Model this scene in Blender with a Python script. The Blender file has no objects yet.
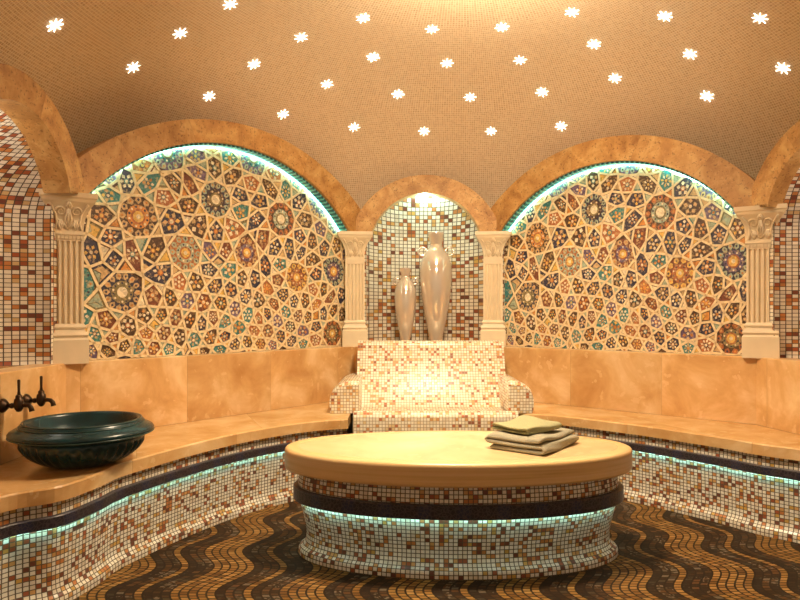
import bpy, bmesh, math, random
import numpy as np
from mathutils import Vector, Matrix
from math import sin, cos, pi, sqrt, atan2, hypot

random.seed(11)
SC = bpy.context.scene
COL = SC.collection
EYE = 1.10          # eye height
FPX = 656.0         # focal length in pixels of an 800 px wide frame

# ------------------------------------------------------------------ helpers
def obj(name, me, mats=None, parent=None, smooth=False):
    if isinstance(me, bmesh.types.BMesh):
        bm = me
        me = bpy.data.meshes.new(name)
        bm.normal_update()
        bm.to_mesh(me); bm.free()
    o = bpy.data.objects.new(name, me)
    COL.objects.link(o)
    if mats is not None:
        for m in (mats if isinstance(mats, (list, tuple)) else [mats]):
            me.materials.append(m)
    if smooth:
        me.polygons.foreach_set('use_smooth', [True] * len(me.polygons))
    if parent is not None:
        o.parent = parent
    return o

def tag(o, label, cat, group=None):
    o['label'] = label; o['category'] = cat
    if group: o['group'] = group
    return o

def thing(name, label, cat, loc=(0, 0, 0), rz=0.0, group=None):
    o = bpy.data.objects.new(name, None)
    o.empty_display_size = 0.1
    COL.objects.link(o)
    o.location = loc; o.rotation_euler = (0, 0, rz)
    return tag(o, label, cat, group)

def struct(name, me, mats, smooth=False):
    o = obj(name, me, mats, None, smooth)
    o['kind'] = 'structure'
    return o

def dup(root, loc, rz, label, cat=None):
    r = root.copy(); COL.objects.link(r)
    r.location = loc; r.rotation_euler = (0, 0, rz); r['label'] = label
    for ch in list(root.children):
        c = ch.copy(); COL.objects.link(c); c.parent = r
        for g in list(ch.children):
            d = g.copy(); COL.objects.link(d); d.parent = c
    return r

def box(bm, x0, x1, y0, y1, z0, z1, mi=0):
    v = [bm.verts.new((x, y, z)) for z in (z0, z1) for y in (y0, y1) for x in (x0, x1)]
    for f in ((0, 2, 3, 1), (4, 5, 7, 6), (0, 1, 5, 4), (2, 6, 7, 3), (0, 4, 6, 2), (1, 3, 7, 5)):
        bm.faces.new([v[i] for i in f]).material_index = mi

def lathe(bm, prof, n=48, cx=0, cy=0, cz=0, lobes=None):
    uv = bm.loops.layers.uv.verify()
    rings = []
    for k, (r, z) in enumerate(prof):
        ring = []
        for i in range(n):
            a = 2 * pi * i / n
            rr = r
            if lobes and lobes[1][k]:
                rr = r * (1 + lobes[1][k] * (abs(sin(lobes[0] * a / 2)) - .6))
            ring.append(bm.verts.new((cx + rr * cos(a), cy + rr * sin(a), cz + z)))
        rings.append(ring)
    for k in range(len(rings) - 1):
        for i in range(n):
            j = (i + 1) % n
            f = bm.faces.new((rings[k][i], rings[k][j], rings[k + 1][j], rings[k + 1][i]))
            f.smooth = True
    for ring, flip in ((rings[0], True), (rings[-1], False)):
        if len(ring) and (ring[0].co - ring[n // 2].co).length > 1e-4:
            f = bm.faces.new(list(reversed(ring)) if flip else ring)
    return bm

def tube(bm, pts, rad, n=10, cap=True):
    pts = [Vector(p) for p in pts]
    rads = rad if isinstance(rad, (list, tuple)) else [rad] * len(pts)
    rings = []
    prev = None
    for i, p in enumerate(pts):
        t = (pts[min(i + 1, len(pts) - 1)] - pts[max(i - 1, 0)]).normalized()
        a = prev if prev is not None else (Vector((0, 0, 1)) if abs(t.z) < .9 else Vector((1, 0, 0)))
        u = (a - t * a.dot(t)).normalized(); prev = u
        w = t.cross(u)
        rings.append([bm.verts.new(p + rads[i] * (u * cos(2 * pi * k / n) + w * sin(2 * pi * k / n))) for k in range(n)])
    for i in range(len(rings) - 1):
        for k in range(n):
            bm.faces.new((rings[i][k], rings[i][(k + 1) % n], rings[i + 1][(k + 1) % n], rings[i + 1][k])).smooth = True
    if cap:
        bm.faces.new(list(reversed(rings[0]))); bm.faces.new(rings[-1])

def catmull(P, per=8, closed=False):
    P = [np.array(p, float) for p in P]; n = len(P); out = []
    rng = range(n) if closed else range(n - 1)
    for i in rng:
        p0 = P[(i - 1) % n] if closed or i > 0 else 2 * P[0] - P[1]
        p1 = P[i]; p2 = P[(i + 1) % n]
        p3 = P[(i + 2) % n] if closed or i + 2 < n else 2 * P[-1] - P[-2]
        for k in range(per):
            t = k / per
            out.append(.5 * (2 * p1 + (p2 - p0) * t + (2 * p0 - 5 * p1 + 4 * p2 - p3) * t * t + (3 * p1 - p0 - 3 * p2 + p3) * t ** 3))
    if not closed: out.append(P[-1])
    return out

def resample(P, step):
    P = [np.array(p, float) for p in P]
    L = [0]
    for a, b in zip(P, P[1:]): L.append(L[-1] + np.linalg.norm(b - a))
    n = max(2, int(L[-1] / step)); out = []
    for k in range(n + 1):
        s = L[-1] * k / n
        i = min(max(np.searchsorted(L, s) - 1, 0), len(P) - 2)
        t = (s - L[i]) / max(L[i + 1] - L[i], 1e-9)
        out.append(P[i] * (1 - t) + P[i + 1] * t)
    return out

def normals2(P, closed):
    n = len(P); N = []
    for i in range(n):
        a = P[(i - 1) % n] if closed or i > 0 else P[i]
        b = P[(i + 1) % n] if closed or i < n - 1 else P[i]
        d = b - a; d = d / max(np.linalg.norm(d), 1e-9)
        N.append(np.array((d[1], -d[0])))     # to the right of the direction of travel
    return N

def sweep(bm, P, prof, closed=False, smooth=False, mi=0, endcaps=False):
    """profile [(outward, height)] carried along plan curve P; UV in metres"""
    uv = bm.loops.layers.uv.verify()
    N = normals2(P, closed)
    n = len(P)
    S = [0]
    for i in range(n - (0 if closed else 1)):
        S.append(S[-1] + np.linalg.norm(P[(i + 1) % n] - P[i]))
    V = [0]
    for a, b in zip(prof, prof[1:]): V.append(V[-1] + hypot(b[0] - a[0], b[1] - a[1]))
    g = [[bm.verts.new((P[i][0] + N[i][0] * o, P[i][1] + N[i][1] * o, h)) for (o, h) in prof] for i in range(n)]
    for i in range(n if closed else n - 1):
        j = (i + 1) % n
        for k in range(len(prof) - 1):
            f = bm.faces.new((g[i][k], g[i][k + 1], g[j][k + 1], g[j][k]))
            f.material_index = mi; f.smooth = smooth
            for l, (s, v) in zip(f.loops, ((S[i], V[k]), (S[i], V[k + 1]), (S[i + 1], V[k + 1]), (S[i + 1], V[k]))):
                l[uv].uv = (s, v)
    if endcaps and not closed:
        bm.faces.new(list(reversed(g[0]))); bm.faces.new(g[-1])
    return g

# ------------------------------------------------------------------ materials
def newmat(name):
    m = bpy.data.materials.new(name); m.use_nodes = True
    nt = m.node_tree
    b = nt.nodes['Principled BSDF']
    return m, nt, b

class NT:
    def __init__(s, nt): s.nt = nt
    def n(s, t, **kw):
        x = s.nt.nodes.new(t)
        for k, v in kw.items(): setattr(x, k, v)
        return x
    def l(s, a, b): s.nt.links.new(a, b)
    def math(s, op, a, b=None):
        x = s.n('ShaderNodeMath', operation=op)
        for i, v in enumerate((a, b)):
            if v is None: continue
            if hasattr(v, 'is_linked'): s.l(v, x.inputs[i])
            else: x.inputs[i].default_value = v
        return x.outputs[0]
    def ramp(s, fac, stops, const=False):
        x = s.n('ShaderNodeValToRGB')
        cr = x.color_ramp
        if const: cr.interpolation = 'CONSTANT'
        while len(cr.elements) < len(stops): cr.elements.new(.5)
        for e, (p, c) in zip(cr.elements, stops):
            e.position = p; e.color = (*c, 1)
        s.l(fac, x.inputs[0]); return x.outputs[0]
    def mix(s, fac, a, b, mode='MIX'):
        x = s.n('ShaderNodeMix', data_type='RGBA', blend_type=mode)
        for sock, v in ((x.inputs[0], fac), (x.inputs[6], a), (x.inputs[7], b)):
            if hasattr(v, 'is_linked'): s.l(v, sock)
            elif isinstance(v, (int, float)): sock.default_value = v
            else: sock.default_value = (*v, 1)
        return x.outputs[2]
    def bump(s, h, strength=.3, dist=.01):
        x = s.n('ShaderNodeBump'); x.inputs['Strength'].default_value = strength
        x.inputs['Distance'].default_value = dist
        s.l(h, x.inputs['Height']); return x.outputs[0]

def plain(name, col, rough=.5, noise=0, nscale=30, metal=0, emit=None, spec=.5, bump=0):
    m, nt, b = newmat(name); t = NT(nt)
    b.inputs['Roughness'].default_value = rough
    b.inputs['Metallic'].default_value = metal
    b.inputs['Specular IOR Level'].default_value = spec
    b.inputs['Base Color'].default_value = (*col, 1)
    if noise or bump:
        tc = t.n('ShaderNodeTexCoord'); ns = t.n('ShaderNodeTexNoise')
        ns.inputs['Scale'].default_value = nscale; ns.inputs['Detail'].default_value = 5
        t.l(tc.outputs['Object'], ns.inputs['Vector'])
        lo = tuple(c * (1 - noise) for c in col); hi = tuple(min(1, c * (1 + noise)) for c in col)
        t.l(t.ramp(ns.outputs[0], [(.3, lo), (.7, hi)]), b.inputs['Base Color'])
        if bump: t.l(t.bump(ns.outputs[0], bump, .004), b.inputs['Normal'])
    if emit:
        b.inputs['Emission Color'].default_value = (*emit[0], 1)
        b.inputs['Emission Strength'].default_value = emit[1]
    return m

def tile_mat(name, pitch_u, pitch_v, grout, gcol, stops, rough=.3, vary=.16, bumps=.35):
    m, nt, b = newmat(name); t = NT(nt)
    uv = t.n('ShaderNodeUVMap'); sx = t.n('ShaderNodeSeparateXYZ'); t.l(uv.outputs[0], sx.inputs[0])
    u = t.math('DIVIDE', sx.outputs[0], pitch_u); v = t.math('DIVIDE', sx.outputs[1], pitch_v)
    cb = t.n('ShaderNodeCombineXYZ')
    t.l(t.math('FLOOR', u), cb.inputs[0]); t.l(t.math('FLOOR', v), cb.inputs[1])
    wn = t.n('ShaderNodeTexWhiteNoise', noise_dimensions='2D'); t.l(cb.outputs[0], wn.inputs['Vector'])
    col = t.ramp(wn.outputs['Value'], stops, const=True)
    # each tile also a little lighter or darker
    sc = t.n('ShaderNodeSeparateColor'); t.l(wn.outputs['Color'], sc.inputs[0])
    var = t.math('ADD', t.math('MULTIPLY', sc.outputs[1], vary), 1 - vary)
    cm = t.n('ShaderNodeCombineColor')
    for i in range(3): t.l(var, cm.inputs[i])
    col = t.mix(1.0, col, cm.outputs[0], 'MULTIPLY')
    du = t.math('ABSOLUTE', t.math('SUBTRACT', t.math('FRACT', u), .5))
    dv = t.math('ABSOLUTE', t.math('SUBTRACT', t.math('FRACT', v), .5))
    edge = t.math('MAXIMUM', du, dv)
    mask = t.math('GREATER_THAN', edge, .5 - grout)
    t.l(t.mix(mask, col, gcol), b.inputs['Base Color'])
    t.l(t.math('ADD', t.math('MULTIPLY', mask, .5), rough), b.inputs['Roughness'])
    if bumps:
        t.l(t.bump(t.math('SUBTRACT', 1.0, mask), bumps, .002), b.inputs['Normal'])
    return m

CREAM = (.84, .76, .62)
MOS = [(0, CREAM), (.46, (.76, .65, .49)), (.60, (.86, .80, .69)), (.71, (.64, .34, .11)), (.77, (.55, .20, .055)),
       (.86, (.34, .085, .03)), (.93, (.17, .045, .022)), (.975, (.62, .36, .08))]
MOS_SEAT = [(0, (.84, .76, .60)), (.5, (.76, .64, .46)), (.72, (.74, .54, .27)), (.82, (.62, .30, .10)), (.91, (.48, .14, .05)), (.96, (.30, .09, .04))]
M = {}
M['mosaic'] = tile_mat('glass_mosaic', .020, .0175, .10, (.12, .085, .05), MOS)
M['mosaic_seat'] = tile_mat('seat_mosaic', .0195, .0195, .09, (.34, .25, .15), MOS_SEAT)
M['mosaic_vase'] = tile_mat('vase_niche_mosaic', .033, .028, .085, (.14, .10, .06), MOS)
M['mosaic_niche'] = tile_mat('niche_mosaic', .035, .0215, .08, (.09, .06, .04),
       [(0, CREAM), (.45, (.80, .70, .55)), (.68, (.66, .44, .2)), (.74, (.58, .22, .06)), (.86, (.38, .09, .03)), (.94, (.20, .05, .025))])
M['ceiling'] = tile_mat('ceiling_mosaic', 0.0165, .0165, .12, (.90, .76, .54),
       [(0, (.74, .54, .34)), (.3, (.69, .48, .28)), (.6, (.76, .57, .37)), (.85, (.66, .46, .27))], rough=.55, vary=.14, bumps=0)

def stone_mat(name, dark, mid, light, scale=3.0, rough=.28, pits=.0, slab=0.0, layers=False):
    m, nt, b = newmat(name); t = NT(nt)
    tc = t.n('ShaderNodeTexCoord')
    vec = tc.outputs['Object']
    if slab:
        uv = t.n('ShaderNodeUVMap'); sx = t.n('ShaderNodeSeparateXYZ'); t.l(uv.outputs[0], sx.inputs[0])
        k = t.math('FLOOR', t.math('DIVIDE', sx.outputs[0], slab))
        wn = t.n('ShaderNodeTexWhiteNoise', noise_dimensions='1D'); t.l(k, wn.inputs['W'])
        va = t.n('ShaderNodeVectorMath', operation='MULTIPLY_ADD')
        t.l(wn.outputs['Color'], va.inputs[0]); va.inputs[1].default_value = (7, 7, 7); t.l(vec, va.inputs[2])
        vec = va.outputs[0]
    n1 = t.n('ShaderNodeTexNoise'); n1.inputs['Scale'].default_value = scale
    n1.inputs['Detail'].default_value = 7; n1.inputs['Roughness'].default_value = .62; n1.inputs['Distortion'].default_value = .5
    if layers:
        mp = t.n('ShaderNodeMapping'); mp.inputs['Scale'].default_value = (.25, .25, 14); t.l(vec, mp.inputs[0]); t.l(mp.outputs[0], n1.inputs['Vector'])
    else: t.l(vec, n1.inputs['Vector'])
    col = t.ramp(n1.outputs[0], [(.28, dark), (.5, mid), (.68, light)])
    # cloudy fossil blotches
    vo = t.n('ShaderNodeTexVoronoi'); vo.inputs['Scale'].default_value = scale * 3.2
    n2 = t.n('ShaderNodeTexNoise'); n2.inputs['Scale'].default_value = scale * 4; n2.inputs['Detail'].default_value = 4
    t.l(vec, n2.inputs['Vector'])
    wv = t.n('ShaderNodeVectorMath', operation='MULTIPLY_ADD')
    t.l(n2.outputs['Color'], wv.inputs[0]); wv.inputs[1].default_value = (.18, .18, .18); t.l(vec, wv.inputs[2])
    t.l(wv.outputs[0], vo.inputs['Vector'])
    col = t.mix(t.math('MULTIPLY', t.math('GREATER_THAN', .22, vo.outputs['Distance']), .0 if layers else .42), col, light)
    if pits:
        vp = t.n('ShaderNodeTexNoise'); vp.inputs['Scale'].default_value = scale * 9; vp.inputs['Detail'].default_value = 4
        t.l(vec, vp.inputs['Vector'])
        pm = t.math('MULTIPLY', t.math('GREATER_THAN', vp.outputs[0], .62), pits)
        col = t.mix(pm, col, tuple(c * .45 for c in dark))
    if slab:
        fr = t.math('FRACT', t.math('DIVIDE', sx.outputs[0], slab))
        col = t.mix(t.math('MULTIPLY', t.math('LESS_THAN', fr, .005), .30), col, tuple(c * .4 for c in dark))
        sc = t.math('ADD', t.math('MULTIPLY', wn.outputs['Value'], .14), .89)
        cm = t.n('ShaderNodeCombineColor')
        for i in range(3): t.l(sc, cm.inputs[i])
        col = t.mix(1.0, col, cm.outputs[0], 'MULTIPLY')
    t.l(col, b.inputs['Base Color'])
    b.inputs['Roughness'].default_value = rough
    return m

M['stone'] = stone_mat('honey_marble', (.50, .24, .070), (.68, .40, .165), (.84, .60, .33), 3.4, .32, slab=.62)
M['seat_stone'] = stone_mat('seat_marble', (.53, .27, .085), (.67, .40, .165), (.79, .55, .29), 3.6, .24, slab=.7)
M['arch_stone'] = stone_mat('arch_travertine', (.32, .14, .036), (.52, .275, .082), (.68, .43, .17), 8.0, .5, pits=.6, slab=.48)
M['table_stone'] = stone_mat('table_travertine', (.60, .40, .20), (.72, .52, .28), (.80, .62, .36), 3.0, .2)
M['rim_stone'] = stone_mat('table_rim_travertine', (.56, .34, .13), (.72, .48, .22), (.80, .57, .30), 3.5, .3, layers=True)
M['plaster'] = plain('carved_cream_plaster', (.76, .62, .42), .5, .06, 8)
M['wall'] = plain('dark_wall', (.30, .20, .10), .8, .1, 4)
M['led'] = plain('led_cyan', (.6, .9, .9), .5, emit=((.44, 1.0, .94), 24.0))
M['led_arch'] = plain('led_cove', (.6, .9, .9), .5, emit=((.36, 1.0, .84), 11.0))
M['star'] = plain('star_sparkle', (1, 1, 1), .4, emit=((1, .97, .9), 9.0))
M['bronze'] = plain('dark_bronze', (.055, .03, .016), .42, .25, 40, metal=.75)
M['bowl'] = plain('teal_glaze', (.004, .030, .036), .26, .4, 9, spec=.5)
M['bowl_rim'] = plain('teal_glaze_worn', (.022, .050, .042), .3, .4, 14)
M['vase'] = plain('pearl_glaze', (.82, .70, .58), .14, .05, 3, metal=.55, spec=.7)
M['towel'] = plain('sage_terry', (.33, .30, .22), .95, .12, 160, bump=.6, spec=.1)
M['towel2'] = plain('pale_lime_terry', (.36, .34, .19), .95, .1, 160, bump=.6, spec=.1)

def band_mat():
    m, nt, b = newmat('midnight_border'); t = NT(nt)
    uv = t.n('ShaderNodeUVMap')
    mp = t.n('ShaderNodeMapping'); mp.inputs['Scale'].default_value = (1, 1, 1); t.l(uv.outputs[0], mp.inputs[0])
    vo = t.n('ShaderNodeTexVoronoi', feature='DISTANCE_TO_EDGE'); vo.inputs['Scale'].default_value = 70; t.l(mp.outputs[0], vo.inputs['Vector'])
    sx = t.n('ShaderNodeSeparateXYZ'); t.l(uv.outputs[0], sx.inputs[0])
    s = t.math('SINE', t.math('MULTIPLY', sx.outputs[0], 2 * pi / .16))
    base = t.ramp(s, [(.2, (.022, .016, .022)), (.8, (.018, .02, .05))])
    col = t.mix(t.math('MULTIPLY', t.math('LESS_THAN', vo.outputs['Distance'], .09), .8), base, (.065, .05, .055))
    t.l(col, b.inputs['Base Color']); b.inputs['Roughness'].default_value = .4
    return m
M['band'] = band_mat()

def teal_border_mat():
    m, nt, b = newmat('teal_border_mosaic'); t = NT(nt)
    uv = t.n('ShaderNodeUVMap'); sx = t.n('ShaderNodeSeparateXYZ'); t.l(uv.outputs[0], sx.inputs[0])
    u = t.math('FRACT', t.math('DIVIDE', sx.outputs[0], .034)); 
    col = t.ramp(u, [(0, (.01, .06, .07)), (.28, (.02, .25, .26)), (.55, (.25, .62, .58)), (.8, (.03, .22, .24))], const=True)
    t.l(col, b.inputs['Base Color']); b.inputs['Roughness'].default_value = .3
    return m
M['teal_border'] = teal_border_mat()

def floor_mat():
    m, nt, b = newmat('wave_mosaic_floor'); t = NT(nt)
    tc = t.n('ShaderNodeTexCoord'); sx = t.n('ShaderNodeSeparateXYZ'); t.l(tc.outputs['Object'], sx.inputs[0])
    x, y = sx.outputs[0], sx.outputs[1]
    ph = t.math('MULTIPLY', y, 2 * pi / .45)
    w = t.math('MULTIPLY', t.math('SINE', ph), -.050)
    u = t.math('DIVIDE', t.math('ADD', x, w), .0355)
    iu = t.math('FLOOR', u); fu = t.math('FRACT', u)
    k = t.math('FLOORED_MODULO', iu, 12.0)
    band = lambda lo, hi: t.math('MULTIPLY', t.math('GREATER_THAN', k, lo), t.math('LESS_THAN', k, hi))
    dark = t.math('ADD', band(4.5, 7.5), band(8.5, 12.5))
    first = t.math('ADD', band(4.5, 5.5), band(8.5, 9.5))
    row = t.math('DIVIDE', t.math('ADD', y, t.math('MULTIPLY', iu, .011)), .025)
    ir = t.math('FLOOR', row); fr = t.math('FRACT', row)
    cb = t.n('ShaderNodeCombineXYZ'); t.l(iu, cb.inputs[0]); t.l(ir, cb.inputs[1])
    wn = t.n('ShaderNodeTexWhiteNoise', noise_dimensions='2D'); t.l(cb.outputs[0], wn.inputs['Vector'])
    tan = t.ramp(wn.outputs['Value'], [(0, (.19, .088, .019)), (.3, (.26, .130, .031)), (.7, (.33, .178, .050)), (.9, (.13, .055, .011))], const=True)
    drk = t.ramp(wn.outputs['Value'], [(0, (.030, .014, .005)), (.3, (.058, .026, .008)), (.6, (.095, .040, .012)), (.82, (.06, .038, .020)), (.94, (.13, .095, .06))], const=True)
    # broken mother-of-pearl bits scattered through the dark stripes
    vo = t.n('ShaderNodeTexVoronoi'); vo.inputs['Scale'].default_value = 95; t.l(tc.outputs['Object'], vo.inputs['Vector'])
    sc = t.n('ShaderNodeSeparateColor'); t.l(vo.outputs['Color'], sc.inputs[0])
    ns = t.n('ShaderNodeTexNoise'); ns.inputs['Scale'].default_value = 9; t.l(tc.outputs['Object'], ns.inputs['Vector'])
    drk = t.mix(t.math('MULTIPLY', t.math('GREATER_THAN', sc.outputs[0], .72), t.math('GREATER_THAN', ns.outputs[0], .54)), drk, (.15, .11, .07))
    drk = t.mix(t.math('MULTIPLY', first, .75), drk, (.020, .010, .004))
    col = t.mix(dark, tan, drk)
    line = t.math('MAXIMUM', t.math('GREATER_THAN', t.math('ABSOLUTE', t.math('SUBTRACT', fu, .5)), .385),
                  t.math('MULTIPLY', t.math('GREATER_THAN', t.math('ABSOLUTE', t.math('SUBTRACT', fr, .5)), .36), .9))
    col = t.mix(line, col, (.018, .009, .003))
    t.l(col, b.inputs['Base Color'])
    b.inputs['Roughness'].default_value = .55
    b.inputs['Specular IOR Level'].default_value = .12
    return m
M['floor'] = floor_mat()

# ------------------------------------------------------------------ plan of the room (x to the right, y away from the camera)
A = np.array((-1.69, 2.32)); B = np.array((-1.70, 3.34)); C = np.array((-.345, 4.98))
D = np.array((.735, 4.955)); E_ = np.array((2.055, 3.785)); F = np.array((2.26, 2.74))
CEN = (.28, 2.95)

# ---- floor
bm = bmesh.new()
vs = [bm.verts.new(p) for p in ((-3, -1.4, 0), (3.4, -1.4, 0), (3.4, 5.8, 0), (-3, 5.8, 0))]
bm.faces.new(vs); struct('floor', bm, M['floor'])

# ---- dome
DA, DB, DH = 2.42, 1.52, 1.50
def dome_h(r): return DH + DB * sqrt(max(0, 1 - (r / DA) ** 2))
bm = bmesh.new(); uv = bm.loops.layers.uv.verify()
prof = []
for k in range(41):
    a = (pi / 2) * k / 40
    prof.append((DA * cos(a), DH + DB * sin(a)))
prof = [(2.75, DH)] + prof
def in_niche(p):
    for Pa, Pb in ((A, B), (C, D), (E_, F)):
        d = Pb - Pa; L = np.linalg.norm(d); d = d / L; n = np.array((d[1], -d[0]))
        v = np.array(p[:2]) - Pa
        if v @ n < -.06 and hypot(v @ d - L / 2, max(0, p[2] - 1.545)) < .53: return True
    return False
V = [0]
for a, b in zip(prof, prof[1:]): V.append(V[-1] + hypot(b[0] - a[0], b[1] - a[1]))
NS = 144
rows = [[bm.verts.new((CEN[0] + r * cos(2 * pi * i / NS), CEN[1] + r * sin(2 * pi * i / NS), h)) for i in range(NS)] for r, h in prof[:-1]]
for k in range(len(rows) - 1):
    for i in range(NS):
        j = (i + 1) % NS
        if in_niche((rows[k][i].co + rows[k + 1][j].co) / 2): continue
        f = bm.faces.new((rows[k][i], rows[k + 1][i], rows[k + 1][j], rows[k][j])); f.smooth = True
        ra = prof[k + 1][0]
        zone = 2.35 if ra > 1.75 else (1.7 if ra > 1.05 else (1.0 if ra > .5 else .5))
        w = 2 * pi * zone / NS
        for l, (s, v) in zip(f.loops, ((i * w, V[k]), (i * w, V[k + 1]), ((i + 1) * w, V[k + 1]), ((i + 1) * w, V[k]))):
            l[uv].uv = (s, v)
bm.faces.new(rows[-1])
struct('ceiling', bm, M['ceiling'])

# ---- unseen wall added behind the niches to stop outside light leaking in
bm = bmesh.new()
P = [np.array((CEN[0] + 2.7 * cos(a), CEN[1] + 2.7 * sin(a))) for a in np.linspace(pi + .45, -.45, 60)]
sweep(bm, P, [(0, 0), (0, 1.56)])
struct('wall_outer', bm, M['wall'])

# ------------------------------------------------------------------ panel frames: local (s along, t towards the room, h)
def frame(P, Q):
    d = (Q - P); L = np.linalg.norm(d); d = d / L
    n = np.array((d[1], -d[0]))      # into the room when walking B -> C, D -> E
    return lambda s, t, h: Vector((P[0] + d[0] * s + n[0] * t, P[1] + d[1] * s + n[1] * t, h)), L

def arc_pts(c, R, s0, s1, n):
    a0 = math.acos(max(-1, min(1, (s0 - c[0]) / R))); a1 = math.acos(max(-1, min(1, (s1 - c[0]) / R)))
    return [(c[0] + R * cos(a0 + (a1 - a0) * k / n), c[1] + R * sin(a0 + (a1 - a0) * k / n)) for k in range(n + 1)]

def arch_band(fr, ext, inn, t0, t1, n=48):
    """solid stone arch between two curves of (s,h), from depth t0 (back) to t1 (front)"""
    bm = bmesh.new(); uv = bm.loops.layers.uv.verify()
    g = []
    for e, i in zip(ext, inn):
        g.append([bm.verts.new(fr(e[0], t1, e[1])), bm.verts.new(fr(i[0], t1, i[1])), bm.verts.new(fr(i[0], t0, i[1])), bm.verts.new(fr(e[0], t0, e[1]))])
    S = 0
    for k in range(len(g) - 1):
        dS = hypot(ext[k + 1][0] - ext[k][0], ext[k + 1][1] - ext[k][1])
        for q in range(4):
            f = bm.faces.new((g[k][q], g[k][(q + 1) % 4], g[k + 1][(q + 1) % 4], g[k + 1][q]))
            f.smooth = False
            for l, (s, v) in zip(f.loops, ((S, q * .1), (S, q * .1 + .1), (S + dS, q * .1 + .1), (S + dS, q * .1))): l[uv].uv = (s, v)
        S += dS
    bm.faces.new(g[0]); bm.faces.new(list(reversed(g[-1])))
    bmesh.ops.recalc_face_normals(bm, faces=bm.faces[:])
    return bm

def ribbon(fr, pts, off0, off1, t0, t1, thick):
    """strip lining the underside of an arch curve: pts (s,h); inset off towards the inside"""
    bm = bmesh.new(); uv = bm.loops.layers.uv.verify()
    g = []; S = 0
    n = len(pts)
    for k, (s, h) in enumerate(pts):
        a = pts[max(k - 1, 0)]; b = pts[min(k + 1, n - 1)]
        dx, dy = b[0] - a[0], b[1] - a[1]; L = hypot(dx, dy)
        nx, ny = dy / L, -dx / L       # inward (down) for left to right curves
        q = []
        for (o, t) in ((off0, t1), (off1, t1), (off1, t0), (off0, t0)):
            q.append(bm.verts.new(fr(s + nx * o, t, h + ny * o)))
        g.append(q)
    for k in range(n - 1):
        dS = hypot(pts[k + 1][0] - pts[k][0], pts[k + 1][1] - pts[k][1])
        for q in range(4):
            f = bm.faces.new((g[k][q], g[k][(q + 1) % 4], g[k + 1][(q + 1) % 4], g[k + 1][q]))
            for l, (s, v) in zip(f.loops, ((S, q * .1), (S, q * .1 + .1), (S + dS, q * .1 + .1), (S + dS, q * .1))): l[uv].uv = (s, v)
        S += dS
    bm.faces.new(g[0]); bm.faces.new(list(reversed(g[-1])))
    bmesh.ops.recalc_face_normals(bm, faces=bm.faces[:])
    return bm

# ------------------------------------------------------------------ girih mosaic
PAL = dict(strap=(.84, .66, .40), navy=(.035, .03, .06), brown=(.085, .04, .02), maroon=(.19, .055, .025), orange=(.62, .25, .05),
           teal=(.045, .20, .20), pale=(.36, .42, .31), gold=(.72, .44, .10), white=(.80, .68, .48), purple=(.14, .09, .17), olive=(.22, .17, .07),
           rust=(.40, .13, .04), sand=(.58, .38, .18))
PN = list(PAL)
def mosaic_piece_mat(name, col):
    m, nt, b = newmat('mosaic_' + name); t = NT(nt)
    tc = t.n('ShaderNodeTexCoord')
    vo = t.n('ShaderNodeTexVoronoi'); vo.inputs['Scale'].default_value = 85
    t.l(tc.outputs['Object'], vo.inputs['Vector'])
    sc = t.n('ShaderNodeSeparateColor'); t.l(vo.outputs['Color'], sc.inputs[0])
    if name == 'strap':
        c = t.ramp(sc.outputs[0], [(0, tuple(x * .9 for x in col)), (1, tuple(min(1, x * 1.1) for x in col))])
    else:
        c = t.ramp(sc.outputs[0], [(0, tuple(x * .65 for x in col)), (.72, tuple(min(1, x * 1.2) for x in col)), (.88, tuple(x * .55 + y * .45 for x, y in zip(col, (.60, .42, .2))))], const=False)
    t.l(c, b.inputs['Base Color']); b.inputs['Roughness'].default_value = .45
    return m
PM = [mosaic_piece_mat(n, PAL[n]) for n in PN]

#             s     h     R    n   outer ring, petals, inner, centre
ROS = [(.462, 1.642, .125, 12, 'brown', 'sand', 'orange', 'gold'),
       (.976, 1.807, .118, 14, 'navy', 'pale', 'brown', 'white'),
       (1.506, 1.742, .125, 12, 'brown', 'rust', 'pale', 'white'),
       (.763, 1.457, .112, 12, 'rust', 'pale', 'pale', 'gold'),
       (1.216, 1.489, .105, 10, 'maroon', 'sand', 'purple', 'gold'),
       (.367, 1.210, .118, 14, 'navy', 'sand', 'olive', 'white'),
       (1.650, 1.345, .108, 10, 'maroon', 'gold', 'rust', 'gold'),
       (2.015, 1.405, .120, 14, 'navy', 'pale', 'purple', 'gold'),
       (.100, 1.251, .115, 12, 'teal', 'teal', 'teal', 'teal'),
       (.640, 2.045, .115, 14, 'purple', 'pale', 'teal', 'white'),
       (1.270, 2.125, .115, 14, 'purple', 'pale', 'teal', 'white'),
       (1.870, 1.900, .120, 14, 'purple', 'sand', 'navy', 'white'),
       (2.000, .940, .105, 10, 'brown', 'rust', 'olive', 'gold'),
       (.120, 1.780, .110, 12, 'navy', 'sand', 'rust', 'gold')]
X0, X1, H0, H1 = -.08, 2.30, .765, 2.36

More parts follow.
